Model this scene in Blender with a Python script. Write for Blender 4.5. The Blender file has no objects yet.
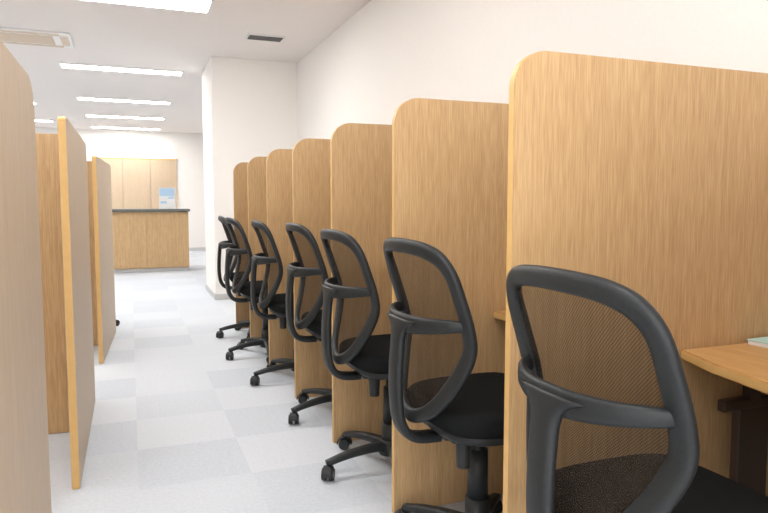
import bpy, bmesh, math, random
from mathutils import Vector, Matrix
random.seed(4)
sc = bpy.context.scene
try:
    sc.view_settings.view_transform = 'Standard'
    sc.view_settings.look = 'None'
except Exception as e:
    print(e)

# ------------------------------------------------------------------ materials
def new_mat(name):
    m = bpy.data.materials.new(name); m.use_nodes = True
    nt = m.node_tree
    return m, nt, nt.nodes['Principled BSDF']

def plain(name, col, rough=0.6, spec=0.3, noise=0.0, scale=30, bump=0.0, metal=0.0):
    m, nt, b = new_mat(name)
    b.inputs['Base Color'].default_value = (*col, 1)
    b.inputs['Roughness'].default_value = rough
    b.inputs['Specular IOR Level'].default_value = spec
    b.inputs['Metallic'].default_value = metal
    if noise or bump:
        tc = nt.nodes.new('ShaderNodeTexCoord')
        n = nt.nodes.new('ShaderNodeTexNoise'); n.inputs['Scale'].default_value = scale
        n.inputs['Detail'].default_value = 4
        nt.links.new(tc.outputs['Object'], n.inputs['Vector'])
        if noise:
            r = nt.nodes.new('ShaderNodeValToRGB')
            r.color_ramp.elements[0].position = .3; r.color_ramp.elements[1].position = .7
            r.color_ramp.elements[0].color = (*[c*(1-noise) for c in col], 1)
            r.color_ramp.elements[1].color = (*[min(1, c*(1+noise)) for c in col], 1)
            nt.links.new(n.outputs['Fac'], r.inputs['Fac'])
            nt.links.new(r.outputs['Color'], b.inputs['Base Color'])
        if bump:
            bp = nt.nodes.new('ShaderNodeBump'); bp.inputs['Strength'].default_value = bump
            bp.inputs['Distance'].default_value = .002
            nt.links.new(n.outputs['Fac'], bp.inputs['Height'])
            nt.links.new(bp.outputs['Normal'], b.inputs['Normal'])
    return m

def wood(name, dark, light, scl=(55, 55, 2.2), rough=0.45):
    m, nt, b = new_mat(name)
    tc = nt.nodes.new('ShaderNodeTexCoord')
    mp = nt.nodes.new('ShaderNodeMapping'); mp.inputs['Scale'].default_value = scl
    n = nt.nodes.new('ShaderNodeTexNoise'); n.inputs['Scale'].default_value = 1.0
    n.inputs['Detail'].default_value = 6; n.inputs['Roughness'].default_value = .6
    n.inputs['Distortion'].default_value = .4
    mp2 = nt.nodes.new('ShaderNodeMapping'); mp2.inputs['Scale'].default_value = tuple(s*5 for s in scl)
    n2 = nt.nodes.new('ShaderNodeTexNoise'); n2.inputs['Scale'].default_value = 1.0
    n2.inputs['Detail'].default_value = 3
    mx = nt.nodes.new('ShaderNodeMath'); mx.operation = 'MULTIPLY_ADD'; mx.inputs[1].default_value = .40
    h = nt.nodes.new('ShaderNodeMath'); h.operation = 'MULTIPLY'; h.inputs[1].default_value = .60
    r = nt.nodes.new('ShaderNodeValToRGB')
    r.color_ramp.elements[0].position = .38; r.color_ramp.elements[1].position = .62
    r.color_ramp.elements[0].color = (*dark, 1); r.color_ramp.elements[1].color = (*light, 1)
    L = nt.links.new
    L(tc.outputs['Object'], mp.inputs['Vector']); L(tc.outputs['Object'], mp2.inputs['Vector'])
    L(mp.outputs['Vector'], n.inputs['Vector']); L(mp2.outputs['Vector'], n2.inputs['Vector'])
    L(n2.outputs['Fac'], h.inputs[0])
    L(n.outputs['Fac'], mx.inputs[0]); L(h.outputs[0], mx.inputs[2])
    L(mx.outputs[0], r.inputs['Fac']); L(r.outputs['Color'], b.inputs['Base Color'])
    b.inputs['Roughness'].default_value = rough
    b.inputs['Specular IOR Level'].default_value = .35
    return m

M_wall = plain('wall_paint', (.87, .845, .815), .85, .1, noise=.012, scale=60, bump=.1)
M_ceil = plain('ceiling_tile_paint', (.83, .79, .77), .9, .1, noise=.015, scale=40)
M_wood = wood('oak_veneer', (.46, .29, .137), (.61, .412, .218))
M_wood_sheen = wood('oak_veneer_painted_sheen', (.53, .405, .275), (.63, .49, .35))  # same oak, paler: backlit sheen of the left boards put into the colour
M_edge = plain('oak_edge_band', (.66, .42, .16), .4, .3, noise=.05, scale=20)
M_desk = wood('desk_oak', (.50, .275, .10), (.63, .375, .155), scl=(30, 2, 30), rough=.4)
M_blk = plain('black_plastic', (.019, .022, .024), .45, .32, noise=.15, scale=150, bump=.12)
M_fab = plain('black_seat_fabric', (.010, .011, .012), .95, .1, noise=.2, scale=500, bump=.1)
M_dark = plain('dark_steel', (.05, .03, .022), .35, .5)
M_base = plain('baseboard_vinyl', (.58, .58, .58), .6, .3)
M_white = plain('white_plastic', (.82, .82, .82), .4, .4)
M_beige = plain('beige_grille', (.68, .57, .45), .6, .3)
M_vent = plain('grey_louvre', (.10, .10, .10), .5, .4)
M_blue = plain('blue_print', (.45, .62, .80), .5, .3)
M_ctop = plain('dark_stone_laminate', (.13, .14, .13), .35, .5, noise=.1, scale=60)
M_green = plain('pale_cover_paper', (.46, .66, .62), .7, .2)

# mesh fabric (woven, see through)
M_mesh, nt, b = new_mat('back_mesh_fabric')
L = nt.links.new
b.inputs['Base Color'].default_value = (.034, .025, .018, 1); b.inputs['Roughness'].default_value = .8
b.inputs['Specular IOR Level'].default_value = .1
tc = nt.nodes.new('ShaderNodeTexCoord'); sp = nt.nodes.new('ShaderNodeSeparateXYZ')
L(tc.outputs['Object'], sp.inputs[0])
def sinw(out, freq):
    a = nt.nodes.new('ShaderNodeMath'); a.operation = 'MULTIPLY'; a.inputs[1].default_value = freq
    s = nt.nodes.new('ShaderNodeMath'); s.operation = 'SINE'
    L(out, a.inputs[0]); L(a.outputs[0], s.inputs[0]); return s.outputs[0]
sy = sinw(sp.outputs['Y'], 2*math.pi/.0065); sz = sinw(sp.outputs['Z'], 2*math.pi/.0065)
mul = nt.nodes.new('ShaderNodeMath'); mul.operation = 'MULTIPLY'; L(sy, mul.inputs[0]); L(sz, mul.inputs[1])
fr = nt.nodes.new('ShaderNodeMath'); fr.operation = 'MULTIPLY_ADD'; fr.inputs[1].default_value = .24; fr.inputs[2].default_value = .64
L(mul.outputs[0], fr.inputs[0])
tr = nt.nodes.new('ShaderNodeBsdfTransparent'); mix = nt.nodes.new('ShaderNodeMixShader')
L(fr.outputs[0], mix.inputs[0]); L(tr.outputs[0], mix.inputs[1]); L(b.outputs[0], mix.inputs[2])
L(mix.outputs[0], nt.nodes['Material Output'].inputs['Surface'])

def emis(name, col, st):
    m = bpy.data.materials.new(name); m.use_nodes = True; nt = m.node_tree
    nt.nodes.remove(nt.nodes['Principled BSDF'])
    e = nt.nodes.new('ShaderNodeEmission'); e.inputs[0].default_value = (*col, 1); e.inputs[1].default_value = st
    nt.links.new(e.outputs[0], nt.nodes['Material Output'].inputs['Surface']); return m
M_lamp = emis('fluorescent_diffuser', (1, .982, .955), 30)

# carpet tiles
M_floor, nt, b = new_mat('carpet_tiles'); L = nt.links.new
tc = nt.nodes.new('ShaderNodeTexCoord')
vm = nt.nodes.new('ShaderNodeVectorMath'); vm.operation = 'MULTIPLY'; vm.inputs[1].default_value = (2.2, 2.2, 0)
vf = nt.nodes.new('ShaderNodeVectorMath'); vf.operation = 'FLOOR'
wn = nt.nodes.new('ShaderNodeTexWhiteNoise'); wn.noise_dimensions = '2D'
ck = nt.nodes.new('ShaderNodeTexChecker'); ck.inputs['Scale'].default_value = 1.0
ck.inputs['Color1'].default_value = (1, 1, 1, 1); ck.inputs['Color2'].default_value = (0, 0, 0, 1)
L(tc.outputs['Object'], vm.inputs[0]); L(vm.outputs[0], vf.inputs[0]); L(vf.outputs[0], wn.inputs['Vector'])
off = nt.nodes.new('ShaderNodeVectorMath'); off.operation = 'ADD'; off.inputs[1].default_value = (.001, .001, .5)
L(vm.outputs[0], off.inputs[0]); L(off.outputs[0], ck.inputs['Vector'])
ma = nt.nodes.new('ShaderNodeMath'); ma.operation = 'MULTIPLY'; ma.inputs[1].default_value = .30; L(wn.outputs['Value'], ma.inputs[0])
mb = nt.nodes.new('ShaderNodeMath'); mb.operation = 'MULTIPLY_ADD'; mb.inputs[1].default_value = .14
L(ck.outputs['Fac'], mb.inputs[0]); L(ma.outputs[0], mb.inputs[2])
fn = nt.nodes.new('ShaderNodeTexNoise'); fn.inputs['Scale'].default_value = 60; fn.inputs['Detail'].default_value = 5
fn.inputs['Roughness'].default_value = .75
L(tc.outputs['Object'], fn.inputs['Vector'])
mc = nt.nodes.new('ShaderNodeMath'); mc.operation = 'MULTIPLY_ADD'; mc.inputs[1].default_value = 1.3
L(fn.outputs['Fac'], mc.inputs[0]); L(mb.outputs[0], mc.inputs[2])
rp = nt.nodes.new('ShaderNodeValToRGB')
rp.color_ramp.elements[0].position = .4; rp.color_ramp.elements[0].color = (.51, .555, .615, 1)
rp.color_ramp.elements[1].position = 1.1; rp.color_ramp.elements[1].color = (.64, .672, .72, 1)
L(mc.outputs[0], rp.inputs['Fac']); L(rp.outputs['Color'], b.inputs['Base Color'])
b.inputs['Roughness'].default_value = .9; b.inputs['Specular IOR Level'].default_value = .1

# ------------------------------------------------------------------ helpers
def obj_from_bm(name, bm, mats, parent=None, smooth=False, loc=(0, 0, 0)):
    me = bpy.data.meshes.new(name); bm.normal_update(); bm.to_mesh(me); bm.free()
    for m in (mats if isinstance(mats, (list, tuple)) else [mats]): me.materials.append(m)
    if smooth:
        for p in me.polygons: p.use_smooth = True
    o = bpy.data.objects.new(name, me); sc.collection.objects.link(o); o.location = loc
    if parent: o.parent = parent
    return o

def add_box(bm, x0, x1, y0, y1, z0, z1, mi=0, bev=0.0):
    r = bmesh.ops.create_cube(bm, size=1)
    vs = r['verts']
    for v in vs:
        v.co = Vector(((x0+x1)/2 + v.co.x*(x1-x0), (y0+y1)/2 + v.co.y*(y1-y0), (z0+z1)/2 + v.co.z*(z1-z0)))
    fs = set(f for v in vs for f in v.link_faces)
    for f in fs: f.material_index = mi
    if bev:
        es = list(set(e for v in vs for e in v.link_edges))
        rr = bmesh.ops.bevel(bm, geom=es, offset=bev, segments=2, affect='EDGES', profile=.5)
        for f in rr['faces']: f.material_index = mi

def box(name, x0, x1, y0, y1, z0, z1, mat, bev=0, parent=None):
    bm = bmesh.new(); add_box(bm, x0, x1, y0, y1, z0, z1, 0, bev)
    return obj_from_bm(name, bm, mat, parent)

def empty(name, loc=(0, 0, 0), rz=0):
    e = bpy.data.objects.new(name, None); sc.collection.objects.link(e)
    e.location = loc; e.rotation_euler = (0, 0, rz); e.empty_display_size = .1
    return e

def catmull(pts, n=6, closed=False):
    P = [Vector(p) for p in pts]; N = len(P); out = []
    rng = N if closed else N-1
    for i in range(rng):
        if closed: a, b_, c, d = P[(i-1) % N], P[i], P[(i+1) % N], P[(i+2) % N]
        else:
            a = P[i-1] if i > 0 else P[0]*2-P[1]; b_ = P[i]; c = P[i+1]
            d = P[i+2] if i+2 < N else P[-1]*2-P[-2]
        for k in range(n):
            t = k/n
            out.append(.5*((2*b_)+(-a+c)*t+(2*a-5*b_+4*c-d)*t*t+(-a+3*b_-3*c+d)*t**3))
    if not closed: out.append(P[-1].copy())
    return out

def sweep(bm, pts, depthdir, size, closed=False, seg=12, pw=2.6, mi=0):
    N = len(pts); rings = []
    ref = Vector(depthdir)
    for i, p in enumerate(pts):
        if closed: t = pts[(i+1) % N]-pts[i-1]
        else: t = pts[min(i+1, N-1)]-pts[max(i-1, 0)]
        t.normalize()
        d = (ref - t*ref.dot(t)).normalized(); w = t.cross(d)
        sw, sd = size(i/max(1, N-1), p) if callable(size) else size
        ring = []
        for k in range(seg):
            a = 2*math.pi*k/seg; c, s = math.cos(a), math.sin(a)
            cx = math.copysign(abs(c)**(2/pw), c)*sw/2; sx = math.copysign(abs(s)**(2/pw), s)*sd/2
            ring.append(bm.verts.new(p+w*cx+d*sx))
        rings.append(ring)
    for i in range(N if closed else N-1):
        A, B = rings[i], rings[(i+1) % N]
        for k in range(seg):
            f = bm.faces.new((A[k], A[(k+1) % seg], B[(k+1) % seg], B[k])); f.material_index = mi
    if not closed:
        bm.faces.new(rings[0][::-1]).material_index = mi; bm.faces.new(rings[-1]).material_index = mi

def cyl(bm, p0, p1, r0, r1=None, seg=20, mi=0):
    r1 = r0 if r1 is None else r1
    p0, p1 = Vector(p0), Vector(p1); d = p1-p0
    q = Vector((0, 0, 1)).rotation_difference(d.normalized())
    M = Matrix.Translation((p0+p1)/2) @ q.to_matrix().to_4x4()
    r = bmesh.ops.create_cone(bm, cap_ends=True, segments=seg, radius1=r0, radius2=r1, depth=d.length, matrix=M)
    for f in set(f for v in r['verts'] for f in v.link_faces): f.material_index = mi

def prism(bm, poly, axis, a0, a1, side_mi=0, edge_mi=1, bev=.002):
    def mk(p, a):
        return {'y': (p[0], a, p[1]), 'x': (a, p[0], p[1]), 'z': (p[0], p[1], a)}[axis]
    A = [bm.verts.new(mk(p, a0)) for p in poly]; B = [bm.verts.new(mk(p, a1)) for p in poly]
    f1 = bm.faces.new(A); f2 = bm.faces.new(B[::-1])
    f1.material_index = f2.material_index = side_mi
    n = len(poly)
    for i in range(n):
        f = bm.faces.new((A[i], A[(i+1) % n], B[(i+1) % n], B[i])); f.material_index = edge_mi
    bmesh.ops.recalc_face_normals(bm, faces=bm.faces[:])
    if bev:
        es = list(f1.edges)+list(f2.edges)
        bmesh.ops.bevel(bm, geom=es, offset=bev, segments=2, affect='EDGES')

def round_poly(corners, radii, n=10):
    out = []; N = len(corners)
    for i, c in enumerate(corners):
        r = radii[i]; c = Vector(c)
        if r <= 0: out.append(tuple(c)); continue
        p = (Vector(corners[i-1])-c).normalized(); q = (Vector(corners[(i+1) % N])-c).normalized()
        cen = c+(p+q)*r
        for k in range(n+1):
            a = k/n*math.pi/2
            out.append(tuple(cen - q*r*math.cos(a) - p*r*math.sin(a)))
    return out

# ------------------------------------------------------------------ room
H = 2.87; XW = 1.955; YF = 16.6; XL = -5.0; YB = -3.0
box('floor', XL, XW, YB, YF, -.1, 0, M_floor)
box('ceiling', XL-.12, XW+.12, YB, YF+.12, H, H+.1, M_ceil)
box('wall_right', XW, XW+.12, YB, YF+.12, 0, H, M_wall)
box('wall_left', XL-.12, XL, YB, YF+.12, 0, H, M_wall)
box('wall_far', XL, XW, YF, YF+.12, 0, H, M_wall)
box('wall_pillar', .93, XW-.001, 7.95, 9.0, .001, H-.001, M_wall)
box('baseboard_right', XW-.012, XW-.001, YB, 7.93, .001, .07, M_base)
box('baseboard_far', XL+.01, XW-.01, YF-.012, YF-.001, .001, .08, M_base)
bm = bmesh.new()
add_box(bm, .918, .929, 7.94, 9.01, .001, .07); add_box(bm, .918, XW-.02, 7.938, 7.949, .001, .07)
obj_from_bm('baseboard_pillar', bm, M_base)

def lamp(x, y, w=1.5, d=.24):
    e = empty('ceiling_light', (x, y, H))
    bm = bmesh.new(); add_box(bm, -w/2, w/2, -d/2, d/2, -.012, -.004)
    obj_from_bm('diffuser', bm, M_lamp, e)
    bm = bmesh.new(); t = .02
    add_box(bm, -w/2-t, w/2+t, -d/2-t, -d/2, -.016, -.001); add_box(bm, -w/2-t, w/2+t, d/2, d/2+t, -.016, -.001)
    add_box(bm, -w/2-t, -w/2, -d/2, d/2, -.016, -.001); add_box(bm, w/2, w/2+t, -d/2, d/2, -.016, -.001)
    obj_from_bm('trim_frame', bm, M_white, e)
for y in (-2.0, .7, 3.4, 9.1, 11.8, 14.0, 16.0):
    lamp(-.03, y, 1.42)
lamp(-.28, 5.96, 1.94, .36)
for y in (-2.0, .7, 3.4, 7.0, 10.2, 12.6, 15.2):
    lamp(-2.9 if y < 9 else -2.2, y)

e = empty('ceiling_vent', (1.35, 6.85, H))
bm = bmesh.new(); add_box(bm, -.19, .19, -.10, .10, -.014, -.001); obj_from_bm('vent_frame', bm, M_white, e)
bm = bmesh.new()
for i in range(6):
    y = -.077+i*.026; add_box(bm, -.17, .17, y, y+.018, -.022, -.0135)
obj_from_bm('louvres', bm, M_vent, e)
e = empty('ceiling_air_conditioner', (-.98, 7.72, H))
bm = bmesh.new(); add_box(bm, -.46, .46, -.32, .32, -.020, -.001, bev=.006); obj_from_bm('cassette_panel', bm, M_white, e)
bm = bmesh.new()
add_box(bm, -.36, .36, -.29, -.23, -.025, -.017); add_box(bm, -.36, .36, .23, .29, -.025, -.017)
add_box(bm, -.43, -.36, -.19, .19, -.025, -.017); add_box(bm, .36, .43, -.19, .19, -.025, -.017)
obj_from_bm('air_outlets', bm, M_beige, e)
bm = bmesh.new()
for i in range(8):
    y = -.18+i*.046; add_box(bm, -.29, .29, y, y+.038, -.025, -.017)
obj_from_bm('intake_grille', bm, M_beige, e)

# ------------------------------------------------------------------ right hand carrels
XE = .880; Y0 = 1.385; W = .771; PH = 1.528; PT = .026
XR = XW-.016
def right_panel(y):
    bm = bmesh.new()
    poly = round_poly([(XE-XE, 0.002), (XR-XE, 0.002), (XR-XE, PH), (0, PH)], [0, 0, 0, .095], 14)
    prism(bm, poly, 'y', 0, PT)
    return obj_from_bm('study_carrel_partition', bm, [M_wood, M_edge], loc=(XE, y, 0))
for i in range(-1, 7):
    right_panel(Y0+i*W)

def desk(i, front):
    ya = Y0+(i-1)*W+PT+.003; yb = Y0+i*W-.003
    e = empty('carrel_desk', (0, ya, 0)); w = yb-ya
    poly = [(x, t*w) for x, t in front]+[(XR, w), (XR, 0)]
    bm = bmesh.new(); prism(bm, poly, 'z', .712, .74, 0, 1, .004)
    obj_from_bm('desk_top', bm, [M_desk, M_edge], e)
    bm = bmesh.new()
    add_box(bm, XR-.05, XR-.03, .03, w-.03, .42, .711, bev=.002)
    obj_from_bm('modesty_panel', bm, M_wood, e)
    bm = bmesh.new()
    for yy in (.02, w-.05):
        add_box(bm, 1.66, 1.70, yy, yy+.03, .58, .711, bev=.002)
        add_box(bm, 1.56, XR-.05, yy, yy+.03, .555, .590, bev=.006)
        add_box(bm, 1.62, 1.74, yy, yy+.03, .03, .56, bev=.004)
        add_box(bm, 1.52, 1.90, yy, yy+.03, .003, .03, bev=.002)
    obj_from_bm('desk_legs', bm, M_dark, e)
desk(0, [(1.34, 0), (1.335, .3), (1.355, .55), (1.39, .8), (1.44, 1.0)])
for i in range(1, 7):
    desk(i, [(1.32, 0), (1.31, .5), (1.29, 1.0)])
e = empty('paper_booklet', (1.80, 1.285, .7405), .05)
box('pages', -.12, .10, -.085, .085, 0, .012, M_white, .001, e)
box('cover', -.123, .103, -.088, .088, .0121, .0145, M_green, 0, e)

# ------------------------------------------------------------------ office chair parts (shared meshes)
PROF = [(.505, 0, -.205), (.515, .05, -.202), (.545, .105, -.193), (.60, .152, -.178), (.67, .192, -.163), (.735, .215, -.155),
        (.80, .219, -.165), (.88, .218, -.190), (.95, .212, -.213), (.995, .185, -.228), (1.017, .135, -.236), (1.025, .07, -.239), (1.027, 0, -.240)]
def bx(x, y): return x-.036*(1-min(1, (y/.222)**2))

def chair_parts():
    parts = []
    bm = bmesh.new()
    right = [(bx(x, w), -w, z) for z, w, x in PROF]
    left = [(bx(x, w), w, z) for z, w, x in PROF[1:-1]][::-1]
    loop = catmull(right+left, 6, True)
    def fs(t, p):
        k = max(0, min(1, (p.z-.82)/.2)); k2 = max(0, min(1, (.62-p.z)/.1))
        return (.056-.012*k-.012*k2, .028)
    sweep(bm, loop, (1, 0, 0), fs, True, 14, 2.8)
    parts.append(('backrest_frame', bm, M_blk, True))
    bm = bmesh.new(); dense = catmull([(x, w, z) for z, w, x in PROF], 5)
    rows = []
    for p in dense[1:-1]:
        hw = max(.004, p.y); row = []
        for k in range(17):
            y = -hw+2*hw*k/16; row.append(bm.verts.new((bx(p.x, y), y, p.z)))
        rows.append(row)
    for A, B in zip(rows, rows[1:]):
        for k in range(16): bm.faces.new((A[k], A[k+1], B[k+1], B[k]))
    parts.append(('backrest_mesh', bm, M_mesh, True))
    bm = bmesh.new()
    sp_ = catmull([(-.274, .0, .808), (-.282, 0, .76), (-.290, 0, .66), (-.290, 0, .56), (-.276, 0, .48), (-.235, 0, .435), (-.15, 0, .425), (-.02, 0, .43)], 6)
    sweep(bm, sp_, (1, 0, 0) , lambda t, p: (.074+.13*max(0, (1-t*5.5))**2, .030) , False, 12, 3)
    yk = catmull([(-.165, -.215, .808), (-.205, -.190, .807), (-.241, -.14, .802), (-.266, -.07, .797), (-.275, 0, .795),
                  (-.266, .07, .797), (-.241, .14, .802), (-.205, .190, .807), (-.165, .215, .808)], 6)
    sweep(bm, yk, (0, 0, 1), lambda t, p: (.022, .030+.032*(1-abs(t-.5)*2)), False, 12, 3)
    parts.append(('backrest_support', bm, M_blk, True))
    def slab(bm, z0, z1, sx, sy, cx, dome, rnd, pw=3.6, n=40):
        prof = []
        for k in range(5): 
            a = -math.pi/2 + k/4*math.pi/2; prof.append((rnd*(1-math.cos(a)), z0+rnd+rnd*math.sin(a)))
        for k in range(7):
            a = k/6*math.pi/2; prof.append((rnd*(1-math.cos(a)), z1-rnd+rnd*math.sin(a)))
        for ins in (.05, .10, .16, .20): prof.append((ins, z1+dome*(ins/.2)))
        rings = []
        for ins, z in prof:
            ring = []
            for k in range(n):
                a = 2*math.pi*k/n; c, s = math.cos(a), math.sin(a)
                x = math.copysign(abs(c)**(2/pw), c)*(sx-ins); y = math.copysign(abs(s)**(2/pw), s)*(sy-ins)
                dz = 0
                if x > sx*.55 and z > z0+rnd: dz = -.5*(x-sx*.55)**2/ sx
                ring.append(bm.verts.new((cx+x, y, z+dz)))
            rings.append(ring)
        for A, B in zip(rings, rings[1:]):
            for k in range(n): bm.faces.new((A[k], A[(k+1) % n], B[(k+1) % n], B[k]))
        bm.faces.new(rings[0][::-1]); bm.faces.new(rings[-1])
    bm = bmesh.new(); slab(bm, .473, .545, .245, .240, .045, .008, .030)
    parts.append(('seat_cushion', bm, M_fab, True))
    bm = bmesh.new(); slab(bm, .450, .482, .225, .222, .045, 0, .012)
    parts.append(('seat_pan', bm, M_blk, True))
    bm = bmesh.new()
    add_box(bm, -.12, .12, -.055, .055, .405, .458, bev=.012)
    cyl(bm, (-.13, -.135, .455), (-.13, -.135, .372), .024, .020, 20)
    cyl(bm, (-.13, -.135, .43), (-.05, -.03, .43), .008)
    cyl(bm, (.06, -.05, .43), (.07, -.24, .425), .006, .006, 10); cyl(bm, (.07, -.24, .425), (.07, -.285, .425), .011, .009, 12)
    parts.append(('tilt_mechanism', bm, M_blk, False))
    bm = bmesh.new()
    cyl(bm, (0, 0, .415), (0, 0, .28), .022); cyl(bm, (0, 0, .36), (0, 0, .20), .032, .034, 24); cyl(bm, (0, 0, .20), (0, 0, .10), .040, .042, 24)
    parts.append(('gas_column', bm, M_blk, True))
    bm = bmesh.new(); cyl(bm, (0, 0, .13), (0, 0, .065), .045, .052, 24)
    for k in range(5):
        a = 2*math.pi*k/5+math.radians(186); c, s = math.cos(a), math.sin(a)
        pts = catmull([(c*.03, s*.03, .102), (c*.12, s*.12, .100), (c*.22, s*.22, .088), (c*.30, s*.30, .070)], 5)
        sweep(bm, pts, (0, 0, 1), lambda t, p: (.056-.020*t, .040-.014*t), False, 10, 3)
    parts.append(('star_base', bm, M_blk, True))
    bm = bmesh.new()
    for k in range(5):
        a = 2*math.pi*k/5+math.radians(186); c, s = math.cos(a), math.sin(a)
        p = Vector((c*.292, s*.292, 0)); b_ = a+random.uniform(-1, 1); ax = Vector((math.cos(b_), math.sin(b_), 0))
        cyl(bm, p+Vector((0, 0, .045)), p+Vector((0, 0, .072)), .008)
        q = p+Vector((-ax.y, ax.x, 0))*.012
        for sgn in (-1, 1):
            cyl(bm, q+ax*(.006*sgn)+Vector((0, 0, .0275)), q+ax*(.026*sgn)+Vector((0, 0, .0275)), .0265, .024, 20)
        pts = [q+Vector((-ax.y, ax.x, 0))*(.033*math.cos(t))+Vector((0, 0, .0275+.033*math.sin(t))) for t in [math.pi*j/8 for j in range(9)]]
        sweep(bm, pts, tuple(ax), (.006, .040), False, 8, 3)
    parts.append(('casters', bm, M_blk, False))
    out = []
    for n, bmm, m, sm in parts:
        bmesh.ops.recalc_face_normals(bmm, faces=bmm.faces[:])
        me = bpy.data.meshes.new(n); bmm.to_mesh(me); bmm.free(); me.materials.append(m)
        if sm:
            for p in me.polygons: p.use_smooth = True
        out.append((n, me))
    return out
CP = chair_parts()
def chair(x, y, rz, dz=0, brz=0):
    """dz = seat height adjustment, brz = base swivel"""
    e = empty('office_chair', (x, y, 0), math.radians(rz))
    for n, me in CP:
        o = bpy.data.objects.new(n, me); sc.collection.objects.link(o); o.parent = e
        if n in ('star_base', 'casters'): o.rotation_euler = (0, 0, math.radians(brz))
        elif n != 'gas_column': o.location = (0, 0, dz)
chair(1.018, 1.030, 0, -.018)
chair(1.028, 1.80, 1, 0, 4)
chair(1.033, 2.57, 1, 0, -2)
chair(1.055, 3.34, 1, .005, 5)
chair(1.003, 4.11, -1, .002)
chair(.945, 4.89, 2, .004, 3)
chair(.985, 5.66, -3, .002, -3)

# ------------------------------------------------------------------ left hand carrels (T shaped)
LT = .03
def left_carrel(x, y0, y1, yperp, rz=0, corner=.03, far_corner=.04, h=1.49):
    e = empty('study_carrel_divider', (x, y0, 0), rz)
    ln = y1-y0
    bm = bmesh.new()
    poly = round_poly([(0, .002), (ln, .002), (ln, h), (0, h)], [0, 0, far_corner, corner], 10)
    prism(bm, poly, 'x', -LT, 0)
    obj_from_bm('wing_panel', bm, [M_wood_sheen, M_edge], e)
    bm = bmesh.new(); yp = yperp-y0
    prism(bm, [(-1.45, .002), (-LT-.001, .002), (-LT-.001, h-.0), (-1.45, h-.0)], 'y', yp, yp+.026)
    obj_from_bm('cross_panel', bm, [M_wood, M_edge], e)
    bm = bmesh.new()
    prism(bm, [(0.0, .002), (ln, .002), (ln, h-.01), (0.0, h-.01)], 'x', -1.48, -1.451)
    obj_from_bm('back_panel', bm, [M_wood_sheen, M_edge], e)
left_carrel(-.25, .75, 2.15, 1.45, far_corner=.11, h=1.505)
left_carrel(-.222, 2.82, 4.08, 3.56)
left_carrel(-.213, 5.04, 6.25, 5.70, rz=-math.radians(3.0))
chair(-.46, 6.56, 102)

# ------------------------------------------------------------------ reception
e = empty('reception_counter', (-.12, 11.67, 0))
bm = bmesh.new()
add_box(bm, -1.0, 1.05, .03, .62, .06, 1.02, 0, .003)
obj_from_bm('counter_body', bm, M_wood, e)
bm = bmesh.new()
for k in range(3):
    add_box(bm, -1.0+k*.684, -1.0+(k+1)*.684-.002, .012, .029, .07, 1.015, 0, .001)
obj_from_bm('front_panels', bm, M_wood, e)
box('plinth', -.98, 1.03, .05, .60, .002, .059, M_base, 0, e)
bm = bmesh.new()
prism(bm, round_poly([(-1.04, -.06), (1.08, -.06), (1.08, .66), (-1.04, .66)], [.06]*4, 6), 'z', 1.021, 1.066, 0, 0, .006)
obj_from_bm('counter_top', bm, M_ctop, e)

e = empty('brochure_holder', (.60, 11.80, 1.067))
box('backboard', -.13, .13, .05, .06, 0, .36, M_white, .002, e)
box('header_card', -.125, .125, .044, .0495, .22, .355, M_blue, 0, e)
bm = bmesh.new()
add_box(bm, -.13, .13, -.06, .05, 0, .012); add_box(bm, -.13, .13, -.06, -.052, .012, .09); add_box(bm, -.13, .13, -.005, .003, .012, .17)
for x in (-.13, -.003, .124): add_box(bm, x, x+.006, -.052, .05, .012, .10)
obj_from_bm('pockets', bm, M_white, e)
bm = bmesh.new(); add_box(bm, -.115, -.015, -.045, -.035, .013, .13); add_box(bm, .015, .115, .01, .02, .013, .20)
obj_from_bm('leaflets', bm, M_blue, e)

e = empty('wood_wall_panel', (.2, YF-.002, 0))
bm = bmesh.new()
for k in range(3):
    add_box(bm, -.95+k*.61, -.95+(k+1)*.61-.006, -.03, 0, .09, 2.2, 0, .003)
obj_from_bm('panel_boards', bm, M_wood_sheen, e)
bm = bmesh.new(); add_box(bm, -.98, .90, -.035, 0, 2.201, 2.23, 0, .003); obj_from_bm('top_rail', bm, M_edge, e)

# ------------------------------------------------------------------ world + camera
w = bpy.data.worlds.new('world'); sc.world = w; w.use_nodes = True
bg = w.node_tree.nodes['Background']; bg.inputs[0].default_value = (1, .982, .96, 1); bg.inputs[1].default_value = 3.8

cam = bpy.data.cameras.new('camera'); co = bpy.data.objects.new('camera', cam); sc.collection.objects.link(co)
cam.sensor_width = 36; cam.lens = 36*650/768; cam.clip_start = .02
F = Vector((.3617, .9288, -.0805)).normalized()
co.location = (0, 0, 1.15); co.rotation_euler = F.to_track_quat('-Z', 'Y').to_euler()
sc.camera = co
